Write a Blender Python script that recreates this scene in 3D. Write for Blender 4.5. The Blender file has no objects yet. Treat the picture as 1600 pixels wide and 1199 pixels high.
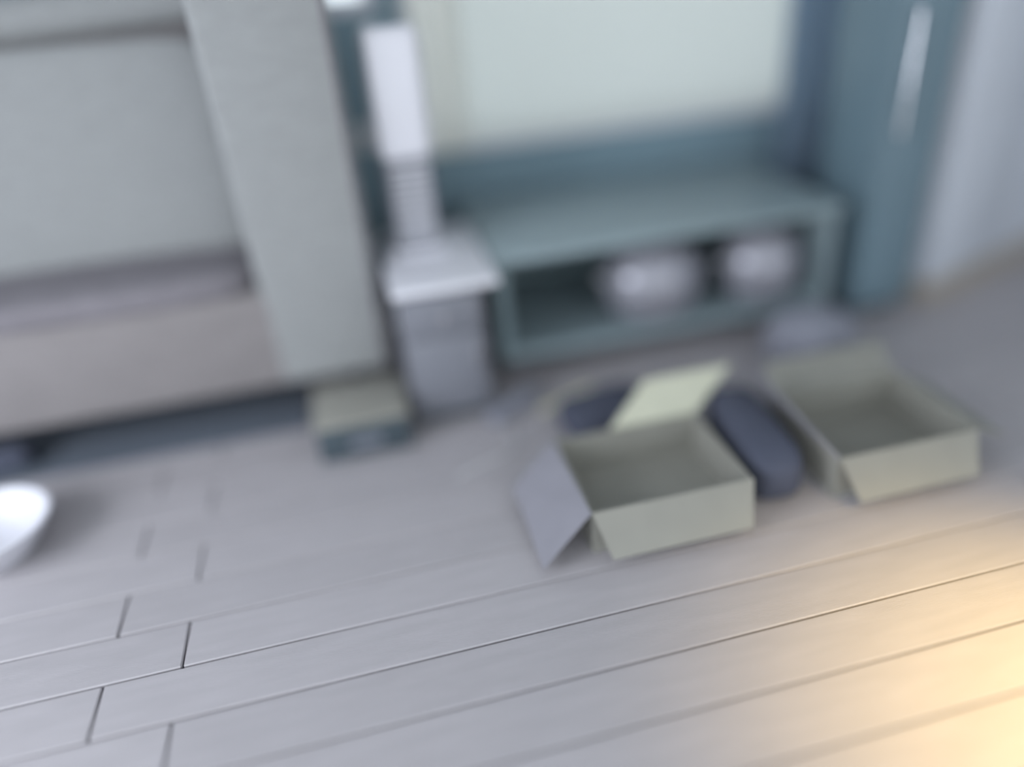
import bpy, bmesh, math, random
from mathutils import Vector, Matrix
R = math.radians
random.seed(4)
S = bpy.context.scene
C = S.collection

# ------------------------------------------------------------ camera
PITCH, ROLL, YAW, H = R(30), R(5), R(11), 1.35
fwd = Vector((0, math.cos(PITCH), -math.sin(PITCH)))
rt = Vector((1, 0, 0)); up = rt.cross(fwd)
right = rt*math.cos(ROLL) - up*math.sin(ROLL)
upv = up*math.cos(ROLL) + rt*math.sin(ROLL)
Rz = Matrix.Rotation(-YAW, 3, 'Z')
right, upv, fwd = Rz @ right, Rz @ upv, Rz @ fwd
cd = bpy.data.cameras.new('camera'); cam = bpy.data.objects.new('camera', cd); C.objects.link(cam)
m = Matrix((right, upv, -fwd)).transposed().to_4x4(); m.translation = (0, 0, H)
cam.matrix_world = m
cd.sensor_width = 36; cd.lens = 36*1155/1600; cd.clip_start = .02
cd.dof.use_dof = True; cd.dof.focus_distance = 1.70; cd.dof.aperture_fstop = 0.135
S.camera = cam

# ------------------------------------------------------------ world, lights, exposure
w = bpy.data.worlds.new('world'); S.world = w; w.use_nodes = True
bg = w.node_tree.nodes['Background']; bg.inputs[0].default_value = (.77, .83, .87, 1); bg.inputs[1].default_value = 1.9

def area(name, loc, target, sx, sy, power, col, spread=180):
    l = bpy.data.lights.new(name, 'AREA'); l.shape = 'RECTANGLE'; l.size = sx; l.size_y = sy
    l.energy = power; l.color = col; l.spread = R(spread)
    o = bpy.data.objects.new(name, l); C.objects.link(o); o.location = loc
    o.rotation_euler = (Vector(target)-Vector(loc)).to_track_quat('-Z', 'Y').to_euler()
    return o
area('side_window_light', (-2.5, .5, 1.35), (0, 1.4, 0), 1.5, 1.4, 62, (.88, .92, 1))
wl = bpy.data.lights.new('warm_spot_lamp', 'SPOT'); wl.energy = 215; wl.color = (1, .68, .22)
wl.spot_size = R(62); wl.spot_blend = 1; wl.shadow_soft_size = .12
wo = bpy.data.objects.new('warm_spot_lamp', wl); C.objects.link(wo); wo.location = (1.6, .3, 1.35)
wo.rotation_euler = (Vector((1.26, .54, 0))-Vector(wo.location)).to_track_quat('-Z', 'Y').to_euler()
S.view_settings.view_transform = 'Standard'; S.view_settings.look = 'None'
S.view_settings.gamma = 1; S.view_settings.use_curve_mapping = False
S.view_settings.exposure = 0.0

# ------------------------------------------------------------ materials
def lin(c): return tuple((x/255/12.92 if x/255 <= .04045 else ((x/255+.055)/1.055)**2.4) for x in c)+(1,)
def mat(name, rgb, rough=.6, metal=0, var=.06, scale=6, bump=0, bscale=200, spec=.5, stretch=(1, 1, 1), rvar=0):
    M = bpy.data.materials.new(name); M.use_nodes = True; N = M.node_tree.nodes; L = M.node_tree.links
    b = N['Principled BSDF']; b.inputs['Roughness'].default_value = rough; b.inputs['Metallic'].default_value = metal
    b.inputs['Specular IOR Level'].default_value = spec
    t = N.new('ShaderNodeTexCoord'); mp = N.new('ShaderNodeMapping'); mp.inputs['Scale'].default_value = stretch
    L.new(t.outputs['Object'], mp.inputs[0])
    n = N.new('ShaderNodeTexNoise'); n.inputs['Scale'].default_value = scale; n.inputs['Detail'].default_value = 4
    L.new(mp.outputs[0], n.inputs['Vector'])
    r = N.new('ShaderNodeValToRGB'); c = lin(rgb)
    r.color_ramp.elements[0].position = .3; r.color_ramp.elements[1].position = .7
    r.color_ramp.elements[0].color = tuple(x*(1-var) for x in c[:3])+(1,)
    r.color_ramp.elements[1].color = tuple(min(1, x*(1+var)) for x in c[:3])+(1,)
    L.new(n.outputs['Fac'], r.inputs[0]); last = r.outputs[0]
    if rvar:
        oi = N.new('ShaderNodeObjectInfo'); mr = N.new('ShaderNodeMapRange')
        mr.inputs[3].default_value = 1-rvar; mr.inputs[4].default_value = 1+rvar
        L.new(oi.outputs['Random'], mr.inputs[0])
        mx = N.new('ShaderNodeVectorMath'); mx.operation = 'SCALE'
        L.new(last, mx.inputs[0]); L.new(mr.outputs[0], mx.inputs['Scale']); last = mx.outputs[0]
    L.new(last, b.inputs['Base Color'])
    if bump:
        n2 = N.new('ShaderNodeTexNoise'); n2.inputs['Scale'].default_value = bscale; L.new(mp.outputs[0], n2.inputs['Vector'])
        bp = N.new('ShaderNodeBump'); bp.inputs['Strength'].default_value = bump; bp.inputs['Distance'].default_value = .004
        L.new(n2.outputs['Fac'], bp.inputs['Height']); L.new(bp.outputs[0], b.inputs['Normal'])
    return M
def cloth(name, rgb, transl):
    M = mat(name, rgb, .9, var=.03, scale=3); N = M.node_tree.nodes; L = M.node_tree.links
    b = N['Principled BSDF']; t = N.new('ShaderNodeBsdfTranslucent'); t.inputs[0].default_value = lin(rgb)
    mx = N.new('ShaderNodeMixShader'); mx.inputs[0].default_value = transl
    L.new(b.outputs[0], mx.inputs[1]); L.new(t.outputs[0], mx.inputs[2]); L.new(mx.outputs[0], N['Material Output'].inputs[0])
    return M
def glass(name):
    M = bpy.data.materials.new(name); M.use_nodes = True; N = M.node_tree.nodes; L = M.node_tree.links
    b = N['Principled BSDF']; b.inputs['Base Color'].default_value = (.93, .98, 1, 1)
    b.inputs['Transmission Weight'].default_value = 1; b.inputs['Roughness'].default_value = 0; b.inputs['IOR'].default_value = 1.05
    return M
M_plank = mat('laminate_plank', (174, 170, 174), .42, var=.05, scale=5, stretch=(1, 7, 1), bump=.15, bscale=60, rvar=.03)
M_sub = mat('floor_joint', (96, 96, 104), .9)
M_wall = mat('slate_wall', (126, 150, 162), .75, var=.03, scale=2, bump=.1)
M_wallp = mat('pale_wall', (178, 184, 190), .8, var=.02)
M_ceil = mat('ceiling_paint', (215, 218, 220), .9, var=.02)
M_white = mat('white_gloss', (220, 220, 228), .4, var=.02)
M_socket = mat('white_plastic', (225, 225, 228), .35, var=.01)
M_back = mat('sofa_back_fabric', (157, 159, 160), .95, var=.05, scale=14, bump=.5, bscale=350, stretch=(1, 1, 4))
M_seat = mat('sofa_seat_fabric', (128, 124, 130), .95, var=.06, scale=12, bump=.5, bscale=350)
M_base = mat('sofa_base_fabric', (144, 139, 140), .95, var=.06, scale=8, bump=.5, bscale=350, stretch=(1, 1, 3))
M_dark = mat('dark_slate', (66, 78, 86), .6, var=.05)
M_bench = mat('bench_slate_laminate', (142, 158, 164), .45, var=.04)
M_benchin = mat('bench_inner', (132, 150, 156), .6, var=.04)
M_pot = mat('grey_enamel', (162, 162, 172), .22, metal=.35, var=.04)
M_chrome = mat('chrome', (225, 225, 230), .12, metal=1, var=.01)
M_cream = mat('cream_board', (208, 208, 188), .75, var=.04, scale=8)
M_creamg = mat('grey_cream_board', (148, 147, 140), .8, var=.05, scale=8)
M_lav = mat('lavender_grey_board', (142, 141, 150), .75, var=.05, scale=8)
M_navy = mat('navy_cloth', (76, 80, 96), .9, var=.08, scale=10, bump=.4)
M_grey = mat('grey_cloth', (140, 142, 154), .9, var=.06, scale=10, bump=.4)
M_locker = mat('blue_grey_locker', (112, 134, 146), .45, var=.05, scale=3)
M_ward = mat('pale_blue_wardrobe', (208, 213, 223), .5, var=.04, scale=2)
M_wood = mat('beige_wood', (176, 168, 158), .5, var=.08, scale=6, stretch=(1, 1, 8))
M_blind = cloth('blind_cloth', (226, 227, 225), .79)
M_cur = cloth('white_curtain_cloth', (250, 249, 246), .9)
M_curb = cloth('blue_sheer_cloth', (165, 184, 202), .3)
M_glass = glass('window_glass')
M_glint = mat('pale_yellow_glint', (240, 238, 205), .3, var=.01)
M_cable = mat('cable_sheath', (205, 205, 208), .4, var=.01)

# ------------------------------------------------------------ helpers
def bx(bm, x0, x1, y0, y1, z0, z1, bev=0, seg=2, mtx=None):
    b = bmesh.new(); bmesh.ops.create_cube(b, size=1)
    for v in b.verts: v.co = Vector(((x0+x1)/2+v.co.x*(x1-x0), (y0+y1)/2+v.co.y*(y1-y0), (z0+z1)/2+v.co.z*(z1-z0)))
    if bev: bmesh.ops.bevel(b, geom=b.edges[:], offset=bev, segments=seg, profile=.5, affect='EDGES')
    if mtx is not None: b.transform(mtx)
    me = bpy.data.meshes.new('t'); b.to_mesh(me); b.free(); bm.from_mesh(me); bpy.data.meshes.remove(me)
    return bm
def B(*a, **k): return bx(bmesh.new(), *a, **k)
def lathe(prof, n=40, cx=0, cy=0, cz=0, sx=1, sy=1):
    bm = bmesh.new(); rings = []
    for r, z in prof:
        rings.append([bm.verts.new((cx+max(r, 1e-4)*sx*math.cos(2*math.pi*i/n), cy+max(r, 1e-4)*sy*math.sin(2*math.pi*i/n), cz+z)) for i in range(n)])
    for a, b in zip(rings, rings[1:]):
        for i in range(n): bm.faces.new((a[i], a[(i+1) % n], b[(i+1) % n], b[i]))
    bmesh.ops.remove_doubles(bm, verts=bm.verts, dist=2e-4); bmesh.ops.recalc_face_normals(bm, faces=bm.faces)
    return bm
def tube(pts, r, n=10):
    bm = bmesh.new(); P = [Vector(p) for p in pts]; rings = []
    for i, p in enumerate(P):
        d = (P[min(i+1, len(P)-1)]-P[max(i-1, 0)]).normalized()
        a = d.cross(Vector((0, 0, 1)) if abs(d.z) < .9 else Vector((1, 0, 0))).normalized(); b = d.cross(a)
        rings.append([bm.verts.new(p+(a*math.cos(2*math.pi*k/n)+b*math.sin(2*math.pi*k/n))*r) for k in range(n)])
    for a, b in zip(rings, rings[1:]):
        for i in range(n): bm.faces.new((a[i], a[(i+1) % n], b[(i+1) % n], b[i]))
    bm.faces.new(rings[0]); bm.faces.new(rings[-1][::-1]); bmesh.ops.recalc_face_normals(bm, faces=bm.faces)
    return bm
def board(corners, th):                       # a flat board given by its 4 corners, with thickness
    bm = bmesh.new(); c = [Vector(p) for p in corners]; n = (c[1]-c[0]).cross(c[3]-c[0]).normalized()*th
    a = [bm.verts.new(p) for p in c]; b = [bm.verts.new(p+n) for p in c]
    bm.faces.new(a[::-1]); bm.faces.new(b)
    for i in range(4): bm.faces.new((a[i], a[(i+1) % 4], b[(i+1) % 4], b[i]))
    bmesh.ops.recalc_face_normals(bm, faces=bm.faces); return bm
def cushion(w, d, h, puff=.04, n=12, e=5):         # a soft box, centred, resting on z=0
    bm = bmesh.new(); bmesh.ops.create_cube(bm, size=1)
    bmesh.ops.subdivide_edges(bm, edges=bm.edges[:], cuts=n, use_grid_fill=True)
    for v in bm.verts:
        x, y, z = (c*2 for c in v.co)
        k = (abs(x)**e+abs(y)**e+abs(z)**e)**(-1/e)*max(abs(x), abs(y), abs(z))
        x, y, z = x*k, y*k, z*k
        px, py, pz = (1-x*x), (1-y*y), (1-z*z)
        v.co = Vector((x*w/2+puff*.3*x*py*pz, y*d/2+puff*y*px*pz*.6, z*h/2+puff*z*px*py+h/2))
    return bm
def pleat(x0, x1, z0, z1, folds, amp, n=120, nz=10, th=.004):
    bm = bmesh.new(); g = []
    for j in range(nz+1):
        t = j/nz; z = z0+(z1-z0)*t
        g.append([bm.verts.new((x0+(x1-x0)*i/n, amp*(.6+.4*(1-t))*math.sin(i/n*folds*2*math.pi+.4*math.sin(3*t)), z)) for i in range(n+1)])
    for j in range(nz):
        for i in range(n): bm.faces.new((g[j][i], g[j][i+1], g[j+1][i+1], g[j+1][i]))
    bmesh.ops.solidify(bm, geom=bm.faces[:], thickness=th); return bm
def obj(name, bm, m, parent=None, smooth=False, loc=(0, 0, 0), rot=(0, 0, 0), label=None):
    me = bpy.data.meshes.new(name); bm.to_mesh(me); bm.free(); me.materials.append(m)
    if smooth:
        for p in me.polygons: p.use_smooth = True
        try: me.set_sharp_from_angle(angle=R(45))
        except Exception: pass
    o = bpy.data.objects.new(name, me); C.objects.link(o); o.location = loc; o.rotation_euler = rot
    if parent: o.parent = parent
    if label: o['label'] = label
    return o
def thing(name, label, cat, loc=(0, 0, 0), rz=0, group=None):
    o = bpy.data.objects.new(name, None); o.empty_display_size = .1; C.objects.link(o)
    o.location = loc; o.rotation_euler = (0, 0, rz); o['label'] = label; o['category'] = cat
    if group: o['group'] = group
    return o
def tag(o, label, cat, group=None):
    o['label'] = label; o['category'] = cat
    if group: o['group'] = group
    return o
def struct(name, bm, m, parent=None):
    o = obj(name, bm, m, parent)
    if not parent: o['kind'] = 'structure'
    return o

# ------------------------------------------------------------ the room
XL, XR, YB, YF, ZC = -2.6, 3.6, 3.05, -.9, 2.45
floor = struct('floor', B(XL, XR, YF, YB, -.06, -.012), M_sub)
floor['label'] = 'pale lavender-grey laminate plank floor with dark joints'
# planks run along X, 144 mm wide; end joints alternate
cache = {}
row = 0; y = 1.02-.144*7
while y < YB:
    y1 = min(y+.144, YB)
    if y1-y > .02:
        xj = -.57 if row % 2 == 1 else -.74
        xs = [XL, xj-1.2, xj, xj+2.4, XR]
        xs = sorted(a for a in xs if XL <= a <= XR)
        for a, b in zip(xs, xs[1:]):
            if b-a < .05: continue
            key = (round(b-a, 3), round(y1-y, 3))
            if key not in cache:
                g = .0024
                bm = B(g-(b-a)/2, (b-a)/2-g, g-(y1-y)/2, (y1-y)/2-g, -.012, 0, bev=.0026, seg=1)
                me = bpy.data.meshes.new('plank'); bm.to_mesh(me); bm.free(); me.materials.append(M_plank); cache[key] = me
            o = bpy.data.objects.new('plank', cache[key]); C.objects.link(o)
            o.parent = floor; o.location = ((a+b)/2, (y+y1)/2, 0)
    y += .144; row += 1
struct('ceiling', B(XL, XR, YF, YB, ZC, ZC+.1), M_ceil)
# back wall with two window openings
bw = bmesh.new()
W1 = (.29, 2.42, .67, 2.15); W2 = (-.14, .22, 1.21, 2.15)
for a in [(XL, XR, 0, W1[2]), (XL, W1[0], W1[2], W2[2]), (W1[1], XR, W1[2], ZC), (XL, W2[0], W2[2], ZC),
          (W2[1], W1[0], W2[2], ZC), (W2[0], W2[1], W2[3], ZC), (W1[0], W1[1], W1[3], ZC)]:
    bx(bw, a[0], a[1], YB, YB+.15, a[2], a[3])
struct('wall_back', bw, M_wall)
lw = bmesh.new()
for a in [(YF, -.3, 0, ZC), (1.3, YB, 0, ZC), (-.3, 1.3, 0, .6), (-.3, 1.3, 2.1, ZC)]:
    bx(lw, XL-.12, XL, a[0], a[1], a[2], a[3])
struct('wall_left', lw, M_wallp)
struct('wall_right', B(XR, XR+.12, YF, YB, 0, ZC), M_wallp)
bb = bmesh.new(); bx(bb, XL, XR, YB-.014, YB, 0, .08, bev=.003); struct('baseboard_back', bb, M_white)
def window(name, w, nx):
    f = struct(name, B(w[0], w[1], YB+.03, YB+.1, w[2], w[2]+.05, bev=.006), M_white)
    bm = bmesh.new()
    bx(bm, w[0], w[1], YB+.03, YB+.1, w[3]-.05, w[3], bev=.006)
    for i in range(nx+1):
        x = w[0]+.025+(w[1]-w[0]-.05)*i/nx
        bx(bm, x-.025, x+.025, YB+.03, YB+.1, w[2]+.05, w[3]-.05, bev=.006)
    obj('window_frame', bm, M_white, f)
    for i in range(nx):
        x0 = w[0]+.05+(w[1]-w[0]-.05)*i/nx; x1 = w[0]+(w[1]-w[0]-.05)*(i+1)/nx
        obj('pane', B(x0, x1, YB+.06, YB+.066, w[2]+.05, w[3]-.05), M_glass, f)
window('window_1', W1, 1); window('window_2', W2, 1)

# ------------------------------------------------------------ sofa
sf = thing('sofa', 'high-backed grey fabric sofa with wide arm filling the left of the view', 'sofa', (0, 0, 0))
obj('base', B(-2.5, .03, 2.31, 2.90, .145, .48, bev=.02, seg=3), M_base, sf, True)
obj('back_frame', B(-2.5, .01, 2.80, 2.93, .3, 1.24, bev=.05, seg=4), M_base, sf, True)
for i in range(2):
    x0, x1 = (-1.40, -.345) if i == 0 else (-2.5, -1.405)
    obj('seat_cushion', cushion(x1-x0, .44, .10, .01), M_seat, sf, True, ((x0+x1)/2, 2.53, .465))
    obj('back_cushion', cushion(x1-x0, .17, .70, .015, 16, 10), M_back, sf, True, ((x0+x1)/2, 2.68, .51), (R(-8), 0, 0))
# the arm: tall soft wing with piping down its front
obj('arm', B(-.34, .03, 2.305, 2.92, .145, 1.38, bev=.03, seg=4), M_back, sf, True)
obj('arm_piping', tube([(.012, 2.312, .18), (.012, 2.31, .7), (.012, 2.312, 1.34)], .007), M_seat, sf, True)
obj('head_roll', tube([(-2.5, 2.84, 1.25), (-1.4, 2.84, 1.28), (-.33, 2.84, 1.31)], .07, 20), M_back, sf, True)
for x in (-2.4, -.1):
    for yy in (2.45, 2.84):
        obj('leg', lathe([(0, 0), (.018, 0), (.026, .15), (0, .15)], 16), M_dark, sf, True, (x, yy, 0))

# ------------------------------------------------------------ window dressing
rb = thing('roller_blind', 'pale grey-green roller blind lowered over the wide window', 'blind', (0, 0, 0))
obj('blind_cloth', B(.45, 2.43, 3.025, 3.028, .705, 2.1), M_blind, rb)
obj('bottom_bar', B(.45, 2.43, 3.018, 3.034, .685, .707, bev=.005), M_white, rb)
obj('roller', tube([(.35, 3.01, 2.12), (2.44, 3.01, 2.12)], .028, 20), M_white, rb, True)
cw = thing('short_curtain', 'narrow white curtain at the left edge of the blind', 'curtain', (0, 2.95, 0))
obj('curtain_cloth', pleat(.31, .49, .70, 2.19, 3, .014), M_cur, cw, True)
obj('curtain_rod', tube([(.28, 0, 2.2), (.54, 0, 2.2)], .009), M_chrome, cw, True)
for x in (.29, .53): obj('rod_bracket', B(x-.01, x+.01, 0, .10, 2.19, 2.21), M_chrome, cw)
cb = thing('sheer_curtain', 'pale blue sheer curtain hanging at the right edge of the window', 'curtain', (0, 2.90, 0))
obj('curtain_cloth', pleat(1.80, 2.12, .36, 2.19, 5, .02), M_curb, cb, True)
obj('curtain_rod', tube([(1.76, 0, 2.2), (2.16, 0, 2.2)], .009), M_chrome, cb, True)
for x in (1.77, 2.15): obj('rod_bracket', B(x-.01, x+.01, 0, .15, 2.19, 2.21), M_chrome, cb)
so = thing('wall_socket', 'small white wall socket between the sofa arm and the white tower', 'socket', (.105, 3.05, .78))
obj('plate', B(-.045, .045, -.012, 0, -.04, .04, bev=.004), M_socket, so)
for s in (-1, 1): obj('socket_hole', lathe([(0, 0), (.005, 0), (.005, .002), (0, .002)], 12), M_dark, so, False, (s*.01, -.012, 0), (R(90), 0, 0))

# ------------------------------------------------------------ side cabinet and tower
sc = thing('side_cabinet', 'narrow light grey side cabinet with a bright white top beside the sofa', 'cabinet', (0, 0, 0))
M_cab = mat('side_cabinet_grey', (124, 126, 135), .5, var=.04)
obj('body', B(.075, .345, 2.13, 2.66, .03, .47, bev=.006), M_cab, sc, True)
obj('top', B(.06, .40, 2.10, 2.68, .47, .50, bev=.01, seg=3), M_white, sc, True, label='bright white top')
dr = obj('drawer', B(.09, .33, 2.116, 2.13, .33, .455, bev=.004), M_cab, sc, True)
obj('knob', lathe([(0, 0), (.006, 0), (.006, .012), (.012, .016), (.012, .022), (0, .024)], 16), M_chrome, dr, True, (.21, 2.116, .39), (R(90), 0, 0))
do = obj('door', B(.09, .33, 2.116, 2.13, .045, .32, bev=.004), M_cab, sc, True)
obj('handle', B(.30, .312, 2.10, 2.116, .17, .27, bev=.003), M_chrome, do, True)
obj('plinth', B(.09, .33, 2.15, 2.64, 0, .03), M_dark, sc)
tw = thing('tower_purifier', 'tall slim white tower standing on the side cabinet', 'tower', (.195, 2.50, .50))
obj('housing', B(-.085, .085, -.10, .10, .31, .70, bev=.03, seg=4), M_white, tw, True)
obj('lower_half_shaded', B(-.078, .078, -.093, .093, .02, .33, bev=.025, seg=4), M_cab, tw, True, label='lower half greyed for the light fading downward')  # grey tone puts the tower's downward loss of light into its colour
gb = bmesh.new()
for i in range(10): bx(gb, -.06, .06, -.096, -.092, .05+i*.026, .058+i*.026)
obj('grille_bars', gb, M_white, tw)
obj('foot', B(-.095, .095, -.11, .11, 0, .02, bev=.006), M_white, tw, True)
sl = bmesh.new()
for i in range(9): bx(sl, .083, .088, -.06, .06, .38+i*.03, .388+i*.03)
obj('side_grille', sl, M_locker, tw)
obj('control_panel', B(-.05, .05, -.06, .06, .70, .703, bev=.001), M_locker, tw)

# ------------------------------------------------------------ bench under the window
bn = thing('media_bench', 'long low slate-blue bench with an open dark compartment under the window', 'bench', (0, 0, 0))
obj('top', B(.41, 1.70, 2.26, 2.98, .465, .50, bev=.006), M_bench, bn, True)
for x in (.42, 1.66): obj('side_panel', B(x, x+.03, 2.28, 2.96, .10, .465, bev=.003), M_benchin if x < 1 else M_bench, bn)
obj('shelf', B(.45, 1.66, 2.28, 2.96, .10, .14, bev=.003), M_bench, bn)
obj('back_panel', B(.45, 1.66, 2.93, 2.96, .14, .465), M_benchin, bn)
obj('inner_lining', B(.452, .462, 2.30, 2.93, .14, .465), M_benchin, bn)
for x in (.5, 1.62):
    for yy in (2.34, 2.9): obj('leg', lathe([(0, 0), (.016, 0), (.022, .10), (0, .10)], 16), M_chrome, bn, True, (x, yy, 0))
def pot(x, y, r, h, label, rx=1):
    t = thing('lidded_pot', label, 'pot', (x, y, .14), 0, 'grey pots on the bench shelf')
    p = [(0, 0), (r*.6, 0), (r*.85, h*.08), (r, h*.35), (r*.98, h*.6), (r*.86, h*.78), (r*.8, h*.8)]
    obj('pot_body', lathe(p+[(r*.74, h*.8), (0, h*.78)], 48, sx=rx), M_pot, t, True)
    li = obj('lid', lathe([(r*.82, h*.8), (r*.78, h*.86), (r*.45, h*.96), (0, h)], 48, sx=rx), M_pot, t, True)
    obj('knob', lathe([(0, h), (.012, h), (.02, h+.012), (.015, h+.022), (0, h+.025)], 20), M_chrome, li, True)
    for s in (-1, 1):
        obj('handle', tube([(s*r*.95*rx, -.04, h*.55), (s*(r*rx+.025), -.02, h*.6), (s*(r*rx+.025), .02, h*.6), (s*r*.95*rx, .04, h*.55)], .007), M_chrome, t, True)
pot(1.03, 2.41, .165, .29, 'larger rounded shiny grey pot, left one on the bench shelf', 1.15)
pot(1.46, 2.40, .145, .28, 'smaller rounded grey pot, right one on the bench shelf', 1.05)
# ------------------------------------------------------------ items on the floor by the bench
shade_strip = tag(obj('under_sofa_shade', B(-2.5, -.28, 2.25, 2.95, 0, .006, bev=.002), mat('shade_slate', (98, 106, 118), .95, var=.08, scale=30, bump=.4)),  # thin dark slab paints in the shade below the sofa
    'dark slate-blue strip in place of the shade under the sofa front', 'shade strip')
sb = thing('storage_box', 'dark grey low box with a pale lid between sofa and cabinet', 'box', (-.09, 2.14, 0))
obj('box_body', B(-.15, .14, -.13, .13, 0, .12, bev=.008), M_dark, sb, True)
obj('lid', B(-.155, .145, -.135, .135, .12, .14, bev=.008), M_creamg, sb, True, label='pale grey-green lid')
obj('grip', B(-.05, .05, -.141, -.13, .05, .07, bev=.003), M_grey, sb)

# ------------------------------------------------------------ the two open cartons
def carton(loc, w, d, h, flaps, label, rz=0):
    t = thing('open_carton', label, 'box', loc, rz, 'open cartons on the floor')
    bm = bmesh.new(); th = .006
    bx(bm, 0, w, 0, d, 0, th); bx(bm, 0, w, 0, th, th, h); bx(bm, 0, w, d-th, d, th, h)
    bx(bm, 0, th, th, d-th, th, h); bx(bm, w-th, w, th, d-th, th, h)
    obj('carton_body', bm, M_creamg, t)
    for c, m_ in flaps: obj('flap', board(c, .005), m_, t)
    return t
w_, d_, h_ = .44, .34, .13
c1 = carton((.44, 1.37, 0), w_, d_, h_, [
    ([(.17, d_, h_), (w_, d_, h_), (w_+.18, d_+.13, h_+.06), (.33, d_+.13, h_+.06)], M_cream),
    ([(0, 0, h_), (0, d_, h_), (-.14, d_-.06, h_-.09), (-.14, -.04, h_-.11)], M_lav),
    ([(w_, 0, h_), (0, 0, h_), (.03, -.07, h_-.10), (w_-.03, -.07, h_-.10)], M_creamg)],
    'open cream carton with its bright back flap raised, left of the pair on the floor')
c2 = carton((1.13, 1.37, 0), w_-.02, d_, h_, [
    ([(0, d_, h_), (w_-.02, d_, h_), (w_+.02, d_+.13, h_+.04), (.05, d_+.13, h_+.04)], M_creamg),
    ([(w_-.02, d_, h_), (w_-.02, 0, h_), (w_+.10, .02, h_-.06), (w_+.10, d_-.02, h_-.06)], M_creamg),
    ([(0, 0, h_), (0, d_, h_), (-.05, d_+.03, h_+.09), (-.05, .05, h_+.06)], M_lav),
    ([(w_-.02, 0, h_), (0, 0, h_), (.03, -.07, h_-.10), (w_-.05, -.07, h_-.10)], M_creamg)],
    'open grey-cream carton with flaps folded outward, right of the pair on the floor')
tag(obj('folded_blanket', cushion(.30, .20, .09, .01), M_navy, None, True, (.68, 1.93, 0), (0, 0, R(8))),
    'small dark navy blanket folded on the floor behind the left carton', 'blanket')
tag(obj('soft_bag', cushion(.15, .42, .15, .02), M_navy, None, True, (1.005, 1.60, 0), (0, 0, R(-6))),
    'dark navy soft bag wedged between the two open cartons', 'bag')
tag(obj('floor_cushion', cushion(.27, .24, .17, .03), M_grey, None, True, (1.50, 2.08, 0), (0, 0, R(25))),
    'small light grey cushion on the floor in front of the bench right end', 'cushion')
tag(obj('glint_rod', tube([(.50, 2.07, .009), (.70, 2.16, .009)], .009), M_glint, None, True),  # pale bar added for a bright glint, the highlight put into its colour
    'pale yellow glint built as a thin rod on the floor behind the navy blanket', 'glint')
tag(obj('rolled_cloth', cushion(.24, .06, .045, .01), M_grey, None, True, (.41, 2.11, 0), (0, 0, R(35))),
    'small light grey rolled cloth on the floor between side cabinet and rod', 'cloth')
cb_ = [(.16, 1.80, .004), (.24, 1.84, .004), (.33, 1.87, .004), (.37, 1.93, .004), (.36, 2.0, .004)]
tag(obj('cable', tube(cb_, .005, 8), M_cable, None, True), 'short pale cable lying on the floor in front of the side cabinet', 'cable')

# ------------------------------------------------------------ white bowl at the left edge
bo = thing('floor_bowl', 'glossy white bowl standing on the floor at the left edge', 'bowl', (-1.15, 1.88, 0))
obj('bowl_body', lathe([(0, 0), (.09, 0), (.10, .01), (.15, .07), (.175, .11), (.165, .112), (.14, .07), (.09, .02), (0, .018)], 48), M_white, bo, True)
sp = thing('slipper', 'dark grey slipper on the floor between the white bowl and the sofa', 'slipper', (-1.30, 2.33, 0), R(10))
obj('sole', cushion(.26, .10, .025, .0), M_dark, sp, True)
obj('upper', cushion(.14, .10, .07, .01), M_navy, sp, True, (.05, 0, .012))

# ------------------------------------------------------------ locker and wardrobe on the right
lk = thing('tall_locker', 'tall narrow dark blue-grey locker right of the window', 'cabinet', (0, 0, 0))
obj('body', B(1.83, 2.08, 2.32, 2.62, .04, 2.0, bev=.006), M_locker, lk, True)
ld = obj('door', B(1.84, 2.07, 2.302, 2.32, .06, 1.98, bev=.004), M_locker, lk, True)
obj('handle', tube([(1.88, 2.30, .70), (1.88, 2.27, .71), (1.88, 2.27, 1.10), (1.88, 2.30, 1.11)], .009), M_chrome, ld, True)
obj('plinth', B(1.85, 2.06, 2.35, 2.60, 0, .04), M_dark, lk)
wd = thing('wardrobe', 'pale blue-grey wardrobe on a beige wooden plinth at the right edge', 'wardrobe', (2.19, 2.31, 0), R(20))
obj('carcass', B(0, 1.0, .03, .29, .09, 2.1, bev=.006), M_ward, wd, True)
for i in range(2):
    d = obj('door', B(.005+i*.5, .495+i*.5, .008, .03, .095, 2.09, bev=.004), M_ward, wd, True)
    xh = .455 if i == 0 else .545
    obj('handle', tube([(xh, .008, 1.0), (xh, -.02, 1.01), (xh, -.02, 1.2), (xh, .008, 1.21)], .007), M_chrome, d, True)
obj('plinth', B(.0, 1.0, .0, .28, 0, .09, bev=.003), M_wood, wd, label='beige wooden plinth')
